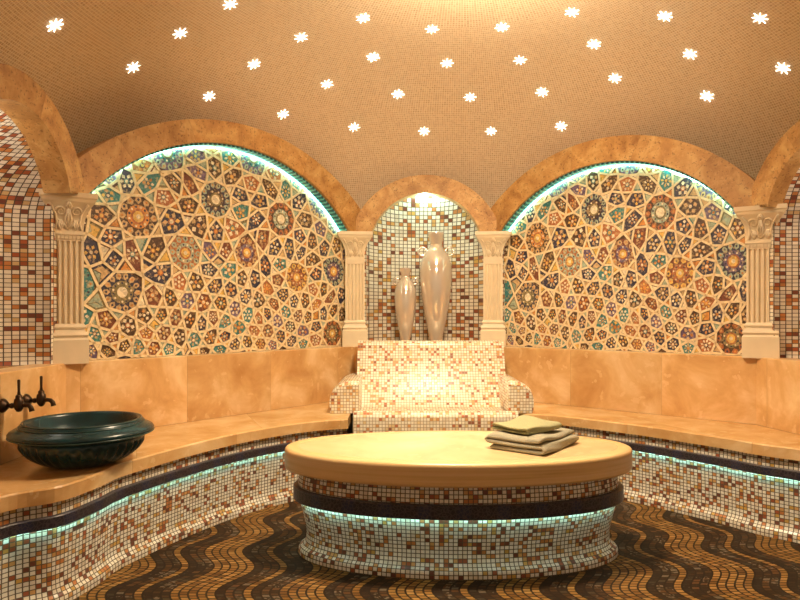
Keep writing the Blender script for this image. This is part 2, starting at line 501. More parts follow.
def voronoi_cells(gen, wts):
    """bounded power diagram of gen in the panel rectangle, by half plane clipping"""
    G = np.array(gen); W_ = np.array(wts); cells = []
    for i, p in enumerate(G):
        d2 = ((G - p) ** 2).sum(1); order = np.argsort(d2)[1:34]
        poly = [(X0, H0), (X1, H0), (X1, H1), (X0, H1)]
        for j in order:
            q = G[j]; nv = q - p; L2 = nv @ nv
            m = p + nv * (.5 + (W_[i] - W_[j]) / (2 * L2))
            out = []
            for k in range(len(poly)):
                a = poly[k]; b = poly[(k + 1) % len(poly)]
                da = (a[0] - m[0]) * nv[0] + (a[1] - m[1]) * nv[1]; db = (b[0] - m[0]) * nv[0] + (b[1] - m[1]) * nv[1]
                if da <= 0: out.append(a)
                if da * db < 0:
                    tt = da / (da - db); out.append((a[0] + (b[0] - a[0]) * tt, a[1] + (b[1] - a[1]) * tt))
            poly = out
            if len(poly) < 3: break
        cells.append(poly)
    return cells

def centroid(poly):
    A2 = cx = cy = 0
    for k in range(len(poly)):
        x0, y0 = poly[k]; x1, y1 = poly[(k + 1) % len(poly)]
        c = x0 * y1 - x1 * y0; A2 += c; cx += (x0 + x1) * c; cy += (y0 + y1) * c
    return (cx / (3 * A2), cy / (3 * A2)) if abs(A2) > 1e-9 else poly[0]

def girih():
    rnd = random.Random(5)
    gen = []; fixed = []; wts = []
    for (s, h, R, n, *_) in ROS:
        gen.append((s, h)); fixed.append(True); wts.append(R * R * .50)
    rings = []
    for ri, (s, h, R, n, *_) in enumerate(ROS):
        k = 10
        # turn the ring so that one point faces the nearest other rosette
        o = min((q for q in ROS if q[:2] != (s, h)), key=lambda q: hypot(q[0] - s, q[1] - h))
        ph = atan2(o[1] - h, o[0] - s)
        for i in range(k):
            a = 2 * pi * i / k + ph
            p = (s + 1.72 * R * cos(a), h + 1.72 * R * sin(a))
            if not (X0 < p[0] < X1 and H0 < p[1] < H1): continue
            if any(hypot(p[0] - q[0], p[1] - q[1]) < q[2] * 1.45 for q in ROS): continue
            if any(hypot(p[0] - q[0], p[1] - q[1]) < .075 for q in rings): continue
            rings.append(p); gen.append(p); fixed.append(True); wts.append(0)
    tries = 0
    while tries < 9000:
        tries += 1
        p = (rnd.uniform(X0, X1), rnd.uniform(H0, H1))
        dmin = .080 + .022 * max(0, min(1, (p[1] - 1.1) / .3))
        if any(hypot(p[0] - q[0], p[1] - q[1]) < q[2] * 1.7 for q in ROS): continue
        if any(hypot(p[0] - q[0], p[1] - q[1]) < dmin for q in gen): continue
        gen.append(p); fixed.append(False); wts.append(0)
    for it in range(8):
        cells = voronoi_cells(gen, wts)
        gen = [g if (f or len(c) < 3) else centroid(c) for g, f, c in zip(gen, fixed, cells)]
    return gen, voronoi_cells(gen, wts)

GEN, CELLS = girih()

def girih_mesh(fr, sx, so, clip, smin, smax):
    """field (cells) and strapwork bmeshes laid on a panel; design s -> sx*s+so; clip(s,h) keeps the inside"""
    bf = bmesh.new(); bs = bmesh.new()
    rnd = random.Random(9)
    mp = lambda p: (p[0] * sx + so, p[1])
    ic, iR = clip
    def half(poly, nx, ny, c):            # keep nx*s + ny*h <= c
        out = []
        for k in range(len(poly)):
            a = poly[k]; b = poly[(k + 1) % len(poly)]
            da = nx * a[0] + ny * a[1] - c; db = nx * b[0] + ny * b[1] - c
            if da <= 0: out.append(a)
            if da * db < 0:
                t_ = da / (da - db); out.append((a[0] + (b[0] - a[0]) * t_, a[1] + (b[1] - a[1]) * t_))
        return out
    def trim(poly):
        for nx, ny, c in ((0, -1, -.841), (1, 0, smax), (-1, 0, -smin)):
            poly = half(poly, nx, ny, c)
            if len(poly) < 3: return []
        if max(hypot(p[0] - ic[0], p[1] - ic[1]) for p in poly) > iR:
            g = (sum(p[0] for p in poly) / len(poly) - ic[0], sum(p[1] for p in poly) / len(poly) - ic[1])
            if g[1] > 0:
                L = hypot(*g); nx, ny = g[0] / L, g[1] / L
                poly = half(poly, nx, ny, nx * ic[0] + ny * ic[1] + iR)
        return poly if len(poly) >= 3 else []
    def face(pts, col, lev):
        q = trim([mp(p) for p in pts])
        if not q: return
        try:
            f = bf.faces.new([bf.verts.new(fr(p[0], .002 + .0006 * lev, p[1])) for p in q])
            f.material_index = PN.index(col)
        except ValueError: pass
    def strap(a, b, w=.0145):
        dx, dy = b[0] - a[0], b[1] - a[1]; L = hypot(dx, dy)
        if L < 1e-4: return
        ex, ey = dx / L * w * .35, dy / L * w * .35
        nx, ny = -dy / L * w / 2, dx / L * w / 2
        q = [(a[0] - ex + nx, a[1] - ey + ny), (b[0] + ex + nx, b[1] + ey + ny), (b[0] + ex - nx, b[1] + ey - ny), (a[0] - ex - nx, a[1] - ey - ny)]
        q = trim([mp(p) for p in q])
        if not q: return
        m_ = len(q)
        lo = [bs.verts.new(fr(p[0], .001, p[1])) for p in q]; hi = [bs.verts.new(fr(p[0], .0085, p[1])) for p in q]
        bs.faces.new(hi)
        for k in range(m_): bs.faces.new((lo[k], lo[(k + 1) % m_], hi[(k + 1) % m_], hi[k]))
    def inset(pts, k, c=None):
        c = c or (sum(p[0] for p in pts) / len(pts), sum(p[1] for p in pts) / len(pts))
        return [(c[0] + (p[0] - c[0]) * k, c[1] + (p[1] - c[1]) * k) for p in pts]
    def disc(c, r, n, col, lev, ph=0):
        face([(c[0] + r * cos(2 * pi * i / n + ph), c[1] + r * sin(2 * pi * i / n + ph)) for i in range(n)], col, lev)
    def tri(pts, mids, k, n):
        v = pts[(k + 1) % n]
        hv = (int(v[0] * 97) * 31 + int(v[1] * 97)) % 7
        kite = [mids[k], v, mids[(k + 1) % n]]
        face(kite, ['brown', 'teal', 'olive', 'navy', 'maroon', 'brown', 'olive'][hv], 1)
        q = inset(kite, .62, v)
        face(q, ['sand', 'pale', 'gold', 'sand', 'white', 'orange', 'pale'][hv], 2)
    stars = ['navy', 'brown', 'navy', 'maroon', 'brown', 'purple', 'teal', 'navy', 'rust', 'brown']
    lights = ['white', 'gold', 'sand', 'orange', 'white', 'white', 'sand']
    NR = len(ROS)
    for ci, poly in enumerate(CELLS):
        # drop tiny edges
        pts = []
        for p in poly:
            if not pts or hypot(p[0] - pts[-1][0], p[1] - pts[-1][1]) > .008: pts.append(p)
        if len(pts) > 3 and hypot(pts[0][0] - pts[-1][0], pts[0][1] - pts[-1][1]) < .008: pts.pop()
        n = len(pts)
        if n < 3: continue
        g = centroid(pts)
        mids = [((pts[k][0] + pts[(k + 1) % n][0]) / 2, (pts[k][1] + pts[(k + 1) % n][1]) / 2) for k in range(n)]
        if ci < NR:
            s, h, R, m, c0, c1, c2, c3 = ROS[ci]
            R = R * .97
            disc((s, h), R, 36, c0, 1)
            for i in range(m):
                a = 2 * pi * i / m
                ca, sa = cos(a), sin(a)
                def loc(r, w): return (s + r * ca - w * sa, h + r * sa + w * ca)
                wd = pi * R / m
                alt = c1 if c1 != c0 else ('pale' if i % 4 == 0 else c1)
                face([loc(.60 * R, 0), loc(.74 * R, -wd * .62), loc(.92 * R, -wd * .45), loc(.97 * R, 0), loc(.92 * R, wd * .45), loc(.74 * R, wd * .62)], alt, 2)
                face([loc(.72 * R, 0), loc(.80 * R, -wd * .28), loc(.89 * R, 0), loc(.80 * R, wd * .28)], 'navy' if i % 2 else 'orange', 3)
            if c0 != 'teal':
                disc((s, h), .56 * R, 28, c2, 2)
                for i in range(m):
                    a = 2 * pi * (i + .5) / m
                    disc((s + .46 * R * cos(a), h + .46 * R * sin(a)), .062 * R, 6, 'navy' if i % 2 else 'white', 3)
                disc((s, h), .36 * R, 24, 'rust' if c3 == 'gold' else 'olive', 3)
                disc((s, h), .27 * R, 12, c3, 4)
                disc((s, h), .12 * R, 8, 'white', 5)
            for k in range(n): strap(mids[k], mids[(k + 1) % n], .015)
            for k in range(n): tri(pts, mids, k, n)
            continue
        # straps join the middles of neighbouring sides: convex star fields with small triangles between them
        face(inset(mids, .96, g), rnd.choice(stars), 1)
        m = rnd.choice((5, 6, 6, 8)) if n > 4 else 5
        rr = min(hypot(a[0] - g[0], a[1] - g[1]) for a in [((mids[k][0] + mids[(k + 1) % n][0]) / 2, (mids[k][1] + mids[(k + 1) % n][1]) / 2) for k in range(n)])
        rr = max(.012, rr - .009)
        l1, l2 = rnd.choice(lights), rnd.choice(lights)
        ph = rnd.uniform(0, 1)
        for k in range(m):
            a = 2 * pi * k / m + ph
            ca, sa = cos(a), sin(a); w = rr * 1.6 / m
            P = lambda r, q: (g[0] + r * ca - q * sa, g[1] + r * sa + q * ca)
            face([P(rr * .40, 0), P(rr * .74, -w), P(rr * 1.06, 0), P(rr * .74, w)], l1 if k % 2 else l2, 2)
        disc(g, rr * .40, 8, rnd.choice(['rust', 'orange', 'brown', 'navy', 'teal']), 2)
        disc(g, rr * .26, 6, rnd.choice(['white', 'gold', 'white', 'orange']), 3)
        for k in range(n):
            strap(mids[k], mids[(k + 1) % n]); tri(pts, mids, k, n)
    bmesh.ops.remove_doubles(bs, verts=bs.verts[:], dist=1e-6)
    return bf, bs

def lunette(fr, ext_c, ext_R, int_c, int_R, s_lo, s_hi, sx, so, side, wlab, plab, alab):
    # wall backing (structure)
    bm = bmesh.new()
    pts = [(s_lo - .1, 0.0)] + arc_pts(ext_c, ext_R - .03, s_lo - .02, s_hi + .02, 30) + [(s_hi + .1, 0.0)]
    fa = [bm.verts.new(fr(s, -.115, h)) for s, h in pts]; fb = [bm.verts.new(fr(s, -.20, h)) for s, h in pts]
    bm.faces.new(fa); bm.faces.new(list(reversed(fb)))
    for k in range(len(pts)): bm.faces.new((fa[k], fa[(k + 1) % len(pts)], fb[(k + 1) % len(pts)], fb[k]))
    bmesh.ops.recalc_face_normals(bm, faces=bm.faces[:])
    struct('wall_' + side, bm, M['wall'])
    # the mosaic panel
    t = thing('star_mural', plab, 'mosaic', fr((s_lo + s_hi) / 2, -.09, .835))
    inv = Matrix.Translation(-t.location)
    pf = lambda s, tt, h: inv @ fr(s, -.09 + tt, h)
    bm = bmesh.new()
    R = int_R + .035
    pts = [(s_lo, .84)] + [p for p in arc_pts(int_c, R, max(s_lo, int_c[0] - R), min(s_hi, int_c[0] + R), 40)] + [(s_hi, .84)]
    fa = [bm.verts.new(pf(s, 0, h)) for s, h in pts]; fb = [bm.verts.new(pf(s, -.02, h)) for s, h in pts]
    bm.faces.new(fa); bm.faces.new(list(reversed(fb)))
    for k in range(len(pts)): bm.faces.new((fa[k], fa[(k + 1) % len(pts)], fb[(k + 1) % len(pts)], fb[k]))
    bmesh.ops.recalc_face_normals(bm, faces=bm.faces[:])
    obj('backing', bm, PM[PN.index('brown')], t)
    clip = (int_c, int_R + .03)
    bf, bs = girih_mesh(pf, sx, so, clip, s_lo, s_hi)
    obj('star_mosaic', bf, PM, t)
    o = obj('strapwork', bs, PM[0], t); o['label'] = 'cream interlacing strapwork lines'
    # the arch
    ta = thing('stone_arch', alab, 'arch', fr((s_lo + s_hi) / 2, 0, 1.70))
    inv2 = Matrix.Translation(-ta.location)
    af = lambda s, tt, h: inv2 @ fr(s, tt, h)
    n = 56
    hw = sqrt(int_R ** 2 - (1.703 - int_c[1]) ** 2)
    e0, e1 = s_lo - .05, s_hi + .05
    e = [(e0, 1.703)] + arc_pts(ext_c, ext_R, e0, e1, n) + [(e1, 1.703)]
    i = arc_pts(int_c, int_R, int_c[0] - hw, int_c[0] + hw, n)
    i = [i[0]] + i + [i[-1]]
    obj('arch_band', arch_band(af, e, i, -.17, .025, n), M['arch_stone'], ta)
    ii = i[1:-1]
    o = obj('tile_border', ribbon(af, ii, .0, .012, -.088, .0, .01), M['teal_border'], ta); o['label'] = 'teal mosaic border under the arch'
    o = obj('light_strip', ribbon(af, ii, .013, .017, -.082, -.066, .01), M['led_arch'], ta); o['label'] = 'glowing turquoise light strip'
    return t, ta

frL, LL = frame(B, C); frR, LR = frame(D, E_)
# shift of origin so that the measured panel coordinates hold
frl = lambda s, t, h: frL(s - .025, t, h)
frr = lambda s, t, h: frR(s + .085, t, h)
lunette(frl, (1.13, .695), 1.593, (1.10, .85), 1.30, .03, 2.17, 1.0, 0.0, 'back_left', '',
        'large arched star mosaic panel on the left, behind the wash basin bench', 'wide honey stone arch over the left star mosaic')
lunette(frr, (.76, 1.035), 1.227, (.76, 1.075), 1.025, -.10, 1.68, .855, -.187, 'back_right', '',
        'large arched star mosaic panel on the right of the vase niche', 'wide honey stone arch over the right star mosaic')

# ------------------------------------------------------------------ tiled niches
def niche(fr, sc, half, hs, depth, side, t_front, arch_t1, mat, umode, alab):
    """concave niche centred on s=sc; springing height hs"""
    bm = bmesh.new(); uv = bm.loops.layers.uv.verify()
    nphi, nz = 32, 14
    z0 = .835
    prevS = [0]
    ang = [pi - pi * i / nphi for i in range(nphi + 1)]
    grid = []
    for k in range(nz + 1):
        h = z0 + (hs - z0) * k / nz
        grid.append([(sc + half * cos(a), t_front - depth * sin(a), h) for a in ang])
    nd = 14
    for k in range(1, nd + 1):
        e = (pi / 2) * k / nd
        grid.append([(sc + half * cos(a) * cos(e) if True else 0, t_front - depth * sin(a) * cos(e), hs + half * sin(e)) for a in ang])
    arc = [0]
    for i in range(nphi):
        a, b = grid[0][i], grid[0][i + 1]; arc.append(arc[-1] + hypot(b[0] - a[0], b[1] - a[1]))
    vv = [0]
    for k in range(len(grid) - 1):
        m = nphi // 2
        vv.append(vv[-1] + (Vector(grid[k + 1][m]) - Vector(grid[k][m])).length)
    V = [[bm.verts.new(fr(*p)) for p in row] for row in grid]
    for k in range(len(V) - 1):
        for i in range(nphi):
            vs4 = [V[k][i], V[k][i + 1], V[k + 1][i + 1], V[k + 1][i]]
            try: f = bm.faces.new(vs4)
            except ValueError: continue
            f.smooth = True
            for l, (kk, ii) in zip(f.loops, ((k, i), (k, i + 1), (k + 1, i + 1), (k + 1, i))):
                p = grid[kk][ii]
                l[uv].uv = (p[0], p[2]) if umode == 'flat' else (arc[ii] * (1 if kk <= nz else .4 + .6 * cos((pi / 2) * (kk - nz) / nd)), vv[kk])
    # jambs beside the opening
    for sg in (-1, 1):
        q = [(sc + sg * half, t_front, z0), (sc + sg * .62, t_front, z0), (sc + sg * .62, t_front, 1.69), (sc + sg * half, t_front, 1.69)]
        f = bm.faces.new([bm.verts.new(fr(*p)) for p in q])
        for l, p in zip(f.loops, q): l[uv].uv = (p[0] + 5, p[2])
    # sill
    sill = [bm.verts.new(fr(*p)) for p in grid[0]] + [bm.verts.new(fr(sc + half, t_front + .03, z0)), bm.verts.new(fr(sc - half, t_front + .03, z0))]
    f = bm.faces.new(sill); f.material_index = 1
    bmesh.ops.remove_doubles(bm, verts=bm.verts[:], dist=1e-5)
    bmesh.ops.recalc_face_normals(bm, faces=bm.faces[:])
    struct('wall_' + side, bm, [mat, M['seat_stone']])
    n = 40
    ext = [(sc - .59 * cos(pi * (k / n) * .82 + pi * .09), 1.545 + .59 * sin(pi * (k / n) * .82 + pi * .09)) for k in range(n + 1)]
    inn = [(sc - .43 * cos(pi * (k / n) * .82 + pi * .09), 1.567 + .43 * sin(pi * (k / n) * .82 + pi * .09)) for k in range(n + 1)]
    ext = [(sc - .575, 1.703)] + ext; inn = [(sc - .415, 1.703)] + inn
    ext.append((sc + .575, 1.703)); inn.append((sc + .415, 1.703))
    org = fr(sc, 0, 1.70)
    inv = Matrix.Translation(-org)
    o = obj('stone_arch', arch_band(lambda s, t, h: inv @ fr(s, t, h), ext, inn, t_front - .02, arch_t1), M['arch_stone'])
    o.location = org
    tag(o, alab, 'arch')

frN, LN = frame(C, D)
niche(frN, LN / 2, .452, 1.56, .36, 'back', -.06, .025, M['mosaic_vase'], 'flat', 'small honey stone arch over the middle niche with the vases')
frA, LA = frame(A, B)
niche(frA, LA / 2, .452, 1.56, .42, 'left', -.045, .07, M['mosaic_niche'], 'arc', 'stone arch over the side niche at the left edge of the photo')
frE, LE = frame(E_, F)
niche(frE, LE / 2, .452, 1.56, .42, 'right', -.05, .03, M['mosaic_niche'], 'arc', 'stone arch over the side niche at the right edge of the photo')

# ------------------------------------------------------------------ pilasters
def make_column(label):
    t = thing('pilaster_column', label, 'column')
    # front faces -y ; local origin at foot on the stone ledge, height .865
    H = .87
    bm = bmesh.new()
    box(bm, -.095, .095, -.085, .06, 0, .122)
    def lay(w, d, z0, w2, d2, z1):
        a = [bm.verts.new(p) for p in ((-w, -d, z0), (w, -d, z0), (w, .06, z0), (-w, .06, z0))]
        b = [bm.verts.new(p) for p in ((-w2, -d2, z1), (w2, -d2, z1), (w2, .06, z1), (-w2, .06, z1))]
        for k in range(4): bm.faces.new((a[k], a[(k + 1) % 4], b[(k + 1) % 4], b[k]))
        bm.faces.new(list(reversed(a))); bm.faces.new(b)
    lay(.095, .085, .122, .086, .076, .135); lay(.088, .078, .135, .094, .084, .146); lay(.094, .084, .146, .088, .078, .160)
    lay(.082, .072, .160, .076, .066, .178); lay(.080, .070, .178, .083, .073, .188); lay(.083, .073, .188, .074, .064, .205)
    obj('base', bm, M['plaster'], t)
    # fluted shaft
    bm = bmesh.new()
    W, Dp = .073, .063
    prof = [(-W, .06), (-W, -Dp)]
    nf = 5; pitch = (2 * W - .016) / nf
    for k in range(nf):
        x0 = -W + .008 + k * pitch
        for q in range(7):
            a = pi * q / 6
            prof.append((x0 + pitch * .14 + pitch * .72 * (1 - cos(a)) / 2, -Dp + .014 * sin(a)))
    prof += [(W, -Dp), (W, .06)]
    lo = [bm.verts.new((x, y, .205)) for x, y in prof]; hi = [bm.verts.new((x, y, .628)) for x, y in prof]
    for k in range(len(prof)): bm.faces.new((lo[k], lo[(k + 1) % len(prof)], hi[(k + 1) % len(prof)], hi[k]))
    bm.faces.new(lo); bm.faces.new(hi)
    bmesh.ops.recalc_face_normals(bm, faces=bm.faces[:])
    obj('fluted_shaft', bm, M['plaster'], t)
    # capital: neck, flaring bell, abacus
    bm = bmesh.new()
    lay(.073, .063, .628, .073, .063, .660); lay(.080, .070, .660, .080, .070, .668)
    for k in range(8):
        f = lambda q: .071 + .050 * (q / 8) ** 2.6
        lay(f(k), f(k) - .010, .668 + k * .0195, f(k + 1), f(k + 1) - .010, .668 + (k + 1) * .0195)
    lay(.122, .112, .824, .126, .116, .838); lay(.126, .116, .838, .133, .123, .846); lay(.133, .123, .846, .133, .123, H)
    cap = obj('capital', bm, M['plaster'], t)
    # carved leaves, scrolls and beads on the bell
    bm = bmesh.new()
    def yb(z): return -(.061 + .050 * max(0, (z - .668) / .156) ** 2.6)
    for s in (-1, 1):
        pts = []
        for k in range(26):
            a = k / 25 * 2 * pi * 1.6; r = .024 * (1 - k / 30)
            x = s * (.036 + r * cos(a)); z = .775 + r * sin(a)
            pts.append((x, yb(z) - .003, z))
        tube(bm, pts, [.0055 - .003 * k / 25 for k in range(26)], 6)
        tube(bm, [(s * .004, yb(.69) - .003, .69), (s * .020, yb(.715) - .004, .715), (s * .050, yb(.735) - .004, .735), (s * .062, yb(.757) - .004, .757)], [.006, .006, .005, .003], 6)
        tube(bm, [(s * .060, yb(.685) - .003, .685), (s * .052, yb(.72) - .004, .72), (s * .058, yb(.76) - .004, .76), (s * .078, yb(.80) - .003, .80), (s * .090, yb(.812) - .003, .812)], [.006, .006, .005, .005, .007], 6)
    for (x, w, z0, z1) in ((0, .014, .685, .79), (-.034, .010, .683, .735), (.034, .010, .683, .735), (0, .012, .785, .820)):
        for q in (-1, 1):
            tube(bm, [(x, yb(z0) - .003, z0), (x + q * w, yb((z0 + z1) / 2) - .005, (z0 + z1) / 2), (x + q * w * .2, yb(z1) - .006, z1)], [.004, .006, .004], 6)
        tube(bm, [(x, yb(z0) - .003, z0), (x, yb(z1) - .006, z1)], .004, 6)
    for k in range(8):
        x = -.062 + k * .0177
        box(bm, x - .0058, x + .0058, -.0695, -.060, .638, .655)
    o = obj('leaf_carving', bm, M['plaster'], cap)
    return t

def col_at(P, ang, label, src=[None]):
    loc = (P[0], P[1], .835)
    if src[0] is None:
        t = make_column(label); src[0] = t
        t.location = loc; t.rotation_euler = (0, 0, ang)
        return t
    return dup(src[0], loc, ang, label)
col_at((-1.728, 3.405), .55, 'cream fluted pilaster nearest the teal wash basin')
col_at((-.347, 5.03), .10, 'cream fluted pilaster just left of the vase niche')
col_at((.712, 5.03), -.12, 'cream fluted pilaster just right of the vase niche')
col_at((2.105, 3.82), -.57, 'cream fluted pilaster near the right edge, beside the right star mosaic')

# ------------------------------------------------------------------ benches
LF = [(-1.40, 1.55), (-1.42, 1.95), (-1.405, 2.305), (-1.27, 2.45), (-1.215, 2.65), (-1.20, 2.80), (-1.15, 2.94), (-1.06, 3.16), (-.936, 3.41), (-.778, 3.645), (-.585, 3.84), (-.443, 3.93), (-.316, 3.98)]
RF = [(.757, 4.218), (.947, 4.14), (1.104, 4.02), (1.245, 3.89), (1.397, 3.74), (1.53, 3.58), (1.665, 3.41), (1.773, 3.24), (1.898, 3.11), (1.99, 2.92), (2.02, 2.6), (1.98, 2.2)]
LFs = resample(catmull(LF, 10), .03); RFs = resample(catmull(RF, 10), .03)

def bench(label, front, back, right):
    t = thing('stone_bench', label, 'bench', (float(front[len(front) // 2][0]), float(front[len(front) // 2][1]), 0))
    o0 = np.array(t.location[:2])
    P = [p - o0 for p in front]
    sgn = 1
    # seat slab
    bm = bmesh.new(); uv = bm.loops.layers.uv.verify()
    bk = [np.array(q) - o0 for q in back]
    poly = P + bk
    N = normals2(P, False)
    def ring(off, h): return [bm.verts.new((p[0] + n[0] * off, p[1] + n[1] * off, h)) for p, n in zip(P, N)] 
    top = ring(-.006, .45); edge = ring(0, .444); low = ring(0, .392)
    tb = [bm.verts.new((q[0], q[1], .45)) for q in bk]; lb = [bm.verts.new((q[0], q[1], .392)) for q in bk]
    ft = bm.faces.new(top + tb); fl = bm.faces.new(low + lb)
    S = 0
    for k in range(len(P) - 1):
        dS = np.linalg.norm(P[k + 1] - P[k])
        for r0, r1, v0, v1 in ((top, edge, 0, .006), (edge, low, .006, .06)):
            f = bm.faces.new((r0[k], r0[k + 1], r1[k + 1], r1[k]))
            for l, c in zip(f.loops, ((S, v0), (S + dS, v0), (S + dS, v1), (S, v1))): l[uv].uv = c
        S += dS
    allb_t = [top[-1]] + tb + [top[0]]; allb_l = [low[-1]] + lb + [low[0]]
    for k in range(len(allb_t) - 1): bm.faces.new((allb_t[k], allb_t[k + 1], allb_l[k + 1], allb_l[k]))
    for l in ft.loops:
        l[uv].uv = (l.vert.co.x + l.vert.co.y * .4, l.vert.co.y)
    bmesh.ops.triangulate(bm, faces=[ft, fl])
    bmesh.ops.recalc_face_normals(bm, faces=bm.faces[:])
    obj('seat', bm, M['seat_stone'], t)
    # mosaic front: recessed above the band, flared foot
    bm = bmesh.new()
    prof = [(-.020, .392), (-.020, .30), (-.026, .20), (-.030, .09), (-.027, .062), (-.019, .045), (-.011, .038), (-.005, .030), (-.004, .018), (-.004, 0)]
    sweep(bm, P, [(a, b) for a, b in prof])
    obj('front_panel', bm, M['mosaic'], t, smooth=True)
    bm = bmesh.new()
    g = sweep(bm, P, [(-.019, .342), (.001, .342), (.004, .339), (.004, .301), (.002, .2985), (-.003, .2985), (-.003, .308), (-.019, .308)], endcaps=True)
    obj('border_band', bm, M['band'], t)
    bm = bmesh.new()
    sweep(bm, P, [(-.0045, .3070), (-.0032, .3070), (-.0032, .3015), (-.0045, .3015), (-.0045, .3070)])
    obj('light_strip', bm, M['led'], t)
    # backrest: stone cladding on the wall
    bm = bmesh.new()
    Q = [np.array(q) - o0 for q in back]
    Q = list(reversed(Q))
    pts = resample_keep(Q, .05)
    sweep(bm, pts, [(-.135, .84), (-.004, .84), (0, .836), (0, .451)])
    obj('backrest', bm, M['stone'], t)
    return t

def resample_keep(Q, step):
    out = []
    for a, b in zip(Q, Q[1:]):
        n = max(1, int(np.linalg.norm(b - a) / step))
        out += [a + (b - a) * k / n for k in range(n)]
    return out + [Q[-1]]

# direction: front curves run so that the room lies on their right hand side
Lback = [(-.316, 4.93), C + np.array((.0, -.03)), B + np.array((.0, .0)), (-1.70, 1.55)]
Rback = [(2.32, 2.2), F, E_ + np.array((.0, 0)), D + np.array((0, -.03)), (.757, 4.90)]
bench('long curved stone bench on the left, carrying the wash basin', LFs, Lback, False)
bench('long curved stone bench on the right, with nothing on it', RFs, Rback, True)

# ------------------------------------------------------------------ mosaic throne in the middle
t = thing('stone_throne', 'white and rust mosaic seat with rounded armrests below the vase niche', 'seat', (.222, 4.5, 0))
ox, oy = .222, 4.5
def strip(bm, prof, x0, x1, n=20, close=True):
    """profile [(y,z)] extruded in x with rounded side edges; UV in metres"""
    uv = bm.loops.layers.uv.verify()
    V = [0]
    for a, b in zip(prof, prof[1:]): V.append(V[-1] + hypot(b[0] - a[0], b[1] - a[1]))
    xs = [x0 + (x1 - x0) * k / n for k in range(n + 1)]
    g = [[bm.verts.new((x, y, z)) for (y, z) in prof] for x in xs]
    for i in range(n):
        for k in range(len(prof) - 1):
            f = bm.faces.new((g[i][k], g[i + 1][k], g[i + 1][k + 1], g[i][k + 1])); f.smooth = True
            for l, c in zip(f.loops, ((xs[i], V[k]), (xs[i + 1], V[k]), (xs[i + 1], V[k + 1]), (xs[i], V[k + 1]))): l[uv].uv = c
    for side in (g[0], g[-1]):
        vs = [bm.verts.new(v.co) for v in side]
        f = bm.faces.new(vs)
        for l in f.loops: l[uv].uv = (l.vert.co.y, l.vert.co.z)
    bmesh.ops.recalc_face_normals(bm, faces=bm.faces[:])
arcp = lambda cy, cz, r, a0, a1, n=8: [(cy + r * cos(a0 + (a1 - a0) * k / n), cz + r * sin(a0 + (a1 - a0) * k / n)) for k in range(n + 1)]
bm = bmesh.new()
prof = [(.44, .455), (.44, .872), (.30, .892)] + arcp(.255, .842, .05, pi / 2, pi * 1.0, 8) + [(.10, .60), (.02, .47), (-.01, .445)]
strip(bm, prof, -.525, .522)
obj('backrest', bm, M['mosaic_seat'], t)
bm = bmesh.new()
prof = [(.42, 0), (.42, .445), (.02, .448), (-.10, .445), (-.25, .456), (-.38, .478)] + arcp(-.435, .442, .045, pi / 2, pi, 8) + [(-.485, .34), (-.478, .15), (-.49, 0)]
strip(bm, prof, -.51, .505)
obj('seat', bm, M['mosaic_seat'], t)
for s in (-1, 1):
    bm = bmesh.new(); uv = bm.loops.layers.uv.verify()
    # cross-section in x-z: quarter round on the outside
    cs = [(-.02, .452)] + [(.165, .452), (.168, .53)] + [(.168 * cos(a) ** .8, .53 + .125 * sin(a) ** .9) for a in np.linspace(.15, pi / 2 - .02, 8)] + [(-.02, .656), (-.02, .452)]
    ys = [-.30, -.295, -.28, -.10, .08, .22, .34]
    kk = [.90, .96, 1.0, 1.0, 1.0, 1.0, 1.0]
    xb = (-.505 if s < 0 else .49)
    g = []
    for y, q in zip(ys, kk):
        wx = 1 if s < 0 else .86
        g.append([bm.verts.new((xb + s * x * wx, y, .452 + (z - .452) * q)) for x, z in cs])
    V = [0]
    for a, b in zip(cs, cs[1:]): V.append(V[-1] + hypot(b[0] - a[0], b[1] - a[1]))
    for i in range(len(ys) - 1):
        for k in range(len(cs) - 1):
            f = bm.faces.new((g[i][k], g[i][k + 1], g[i + 1][k + 1], g[i + 1][k])); f.smooth = True
            for l, c in zip(f.loops, ((V[k], ys[i]), (V[k + 1], ys[i]), (V[k + 1], ys[i + 1]), (V[k], ys[i + 1]))): l[uv].uv = c
    for side in (g[0], g[-1]):
        f = bm.faces.new([bm.verts.new(v.co) for v in side])
        for l in f.loops: l[uv].uv = (l.vert.co.x, l.vert.co.z)
    bmesh.ops.recalc_face_normals(bm, faces=bm.faces[:])
    obj('armrest', bm, M['mosaic_seat'], t)

# ------------------------------------------------------------------ oval table
TX, TY, TA, TB = .266, 3.03, .795, .385
def ell(a, b, n=120): return [np.array((a * cos(-2 * pi * k / n), b * sin(-2 * pi * k / n))) for k in range(n)]
def ellr(a, b): 
    P = ell(a, b, 720); return resample(P + [P[0]], .022)[:-1]
t = thing('massage_table', 'oval table with thick stone top and waisted mosaic base in the middle of the room', 'table', (TX, TY, 0))
P = list(reversed(ellr(TA, TB)))
# outward is to the right of travel -> counter-clockwise
bm = bmesh.new(); uv = bm.loops.layers.uv.verify()
g = sweep(bm, P, [(-.12, .386), (-.016, .386), (-.006, .389), (-.001, .394), (.001, .400), (.001, .404), (.001, .466), (.001, .470), (-.001, .477), (-.005, .482), (-.011, .485), (-.018, .486), (-.024, .486), (-.06, .486)], closed=True, smooth=True)
ft = bm.faces.new([r[-1] for r in g]); fb = bm.faces.new([r[0] for r in reversed(g)])
ft.material_index = 1
bmesh.ops.recalc_face_normals(bm, faces=bm.faces[:])
obj('tabletop', bm, [M['rim_stone'], M['table_stone']], t)
P = list(reversed(ellr(.735, .345)))
bm = bmesh.new()
sweep(bm, P, [(-.008, .385), (0, .33), (-.006, .25), (-.022, .19), (-.036, .13), (-.040, .09), (-.036, .062), (-.027, .046), (-.014, .039), (-.006, .032), (-.002, .018), (-.002, 0)], closed=True, smooth=True)
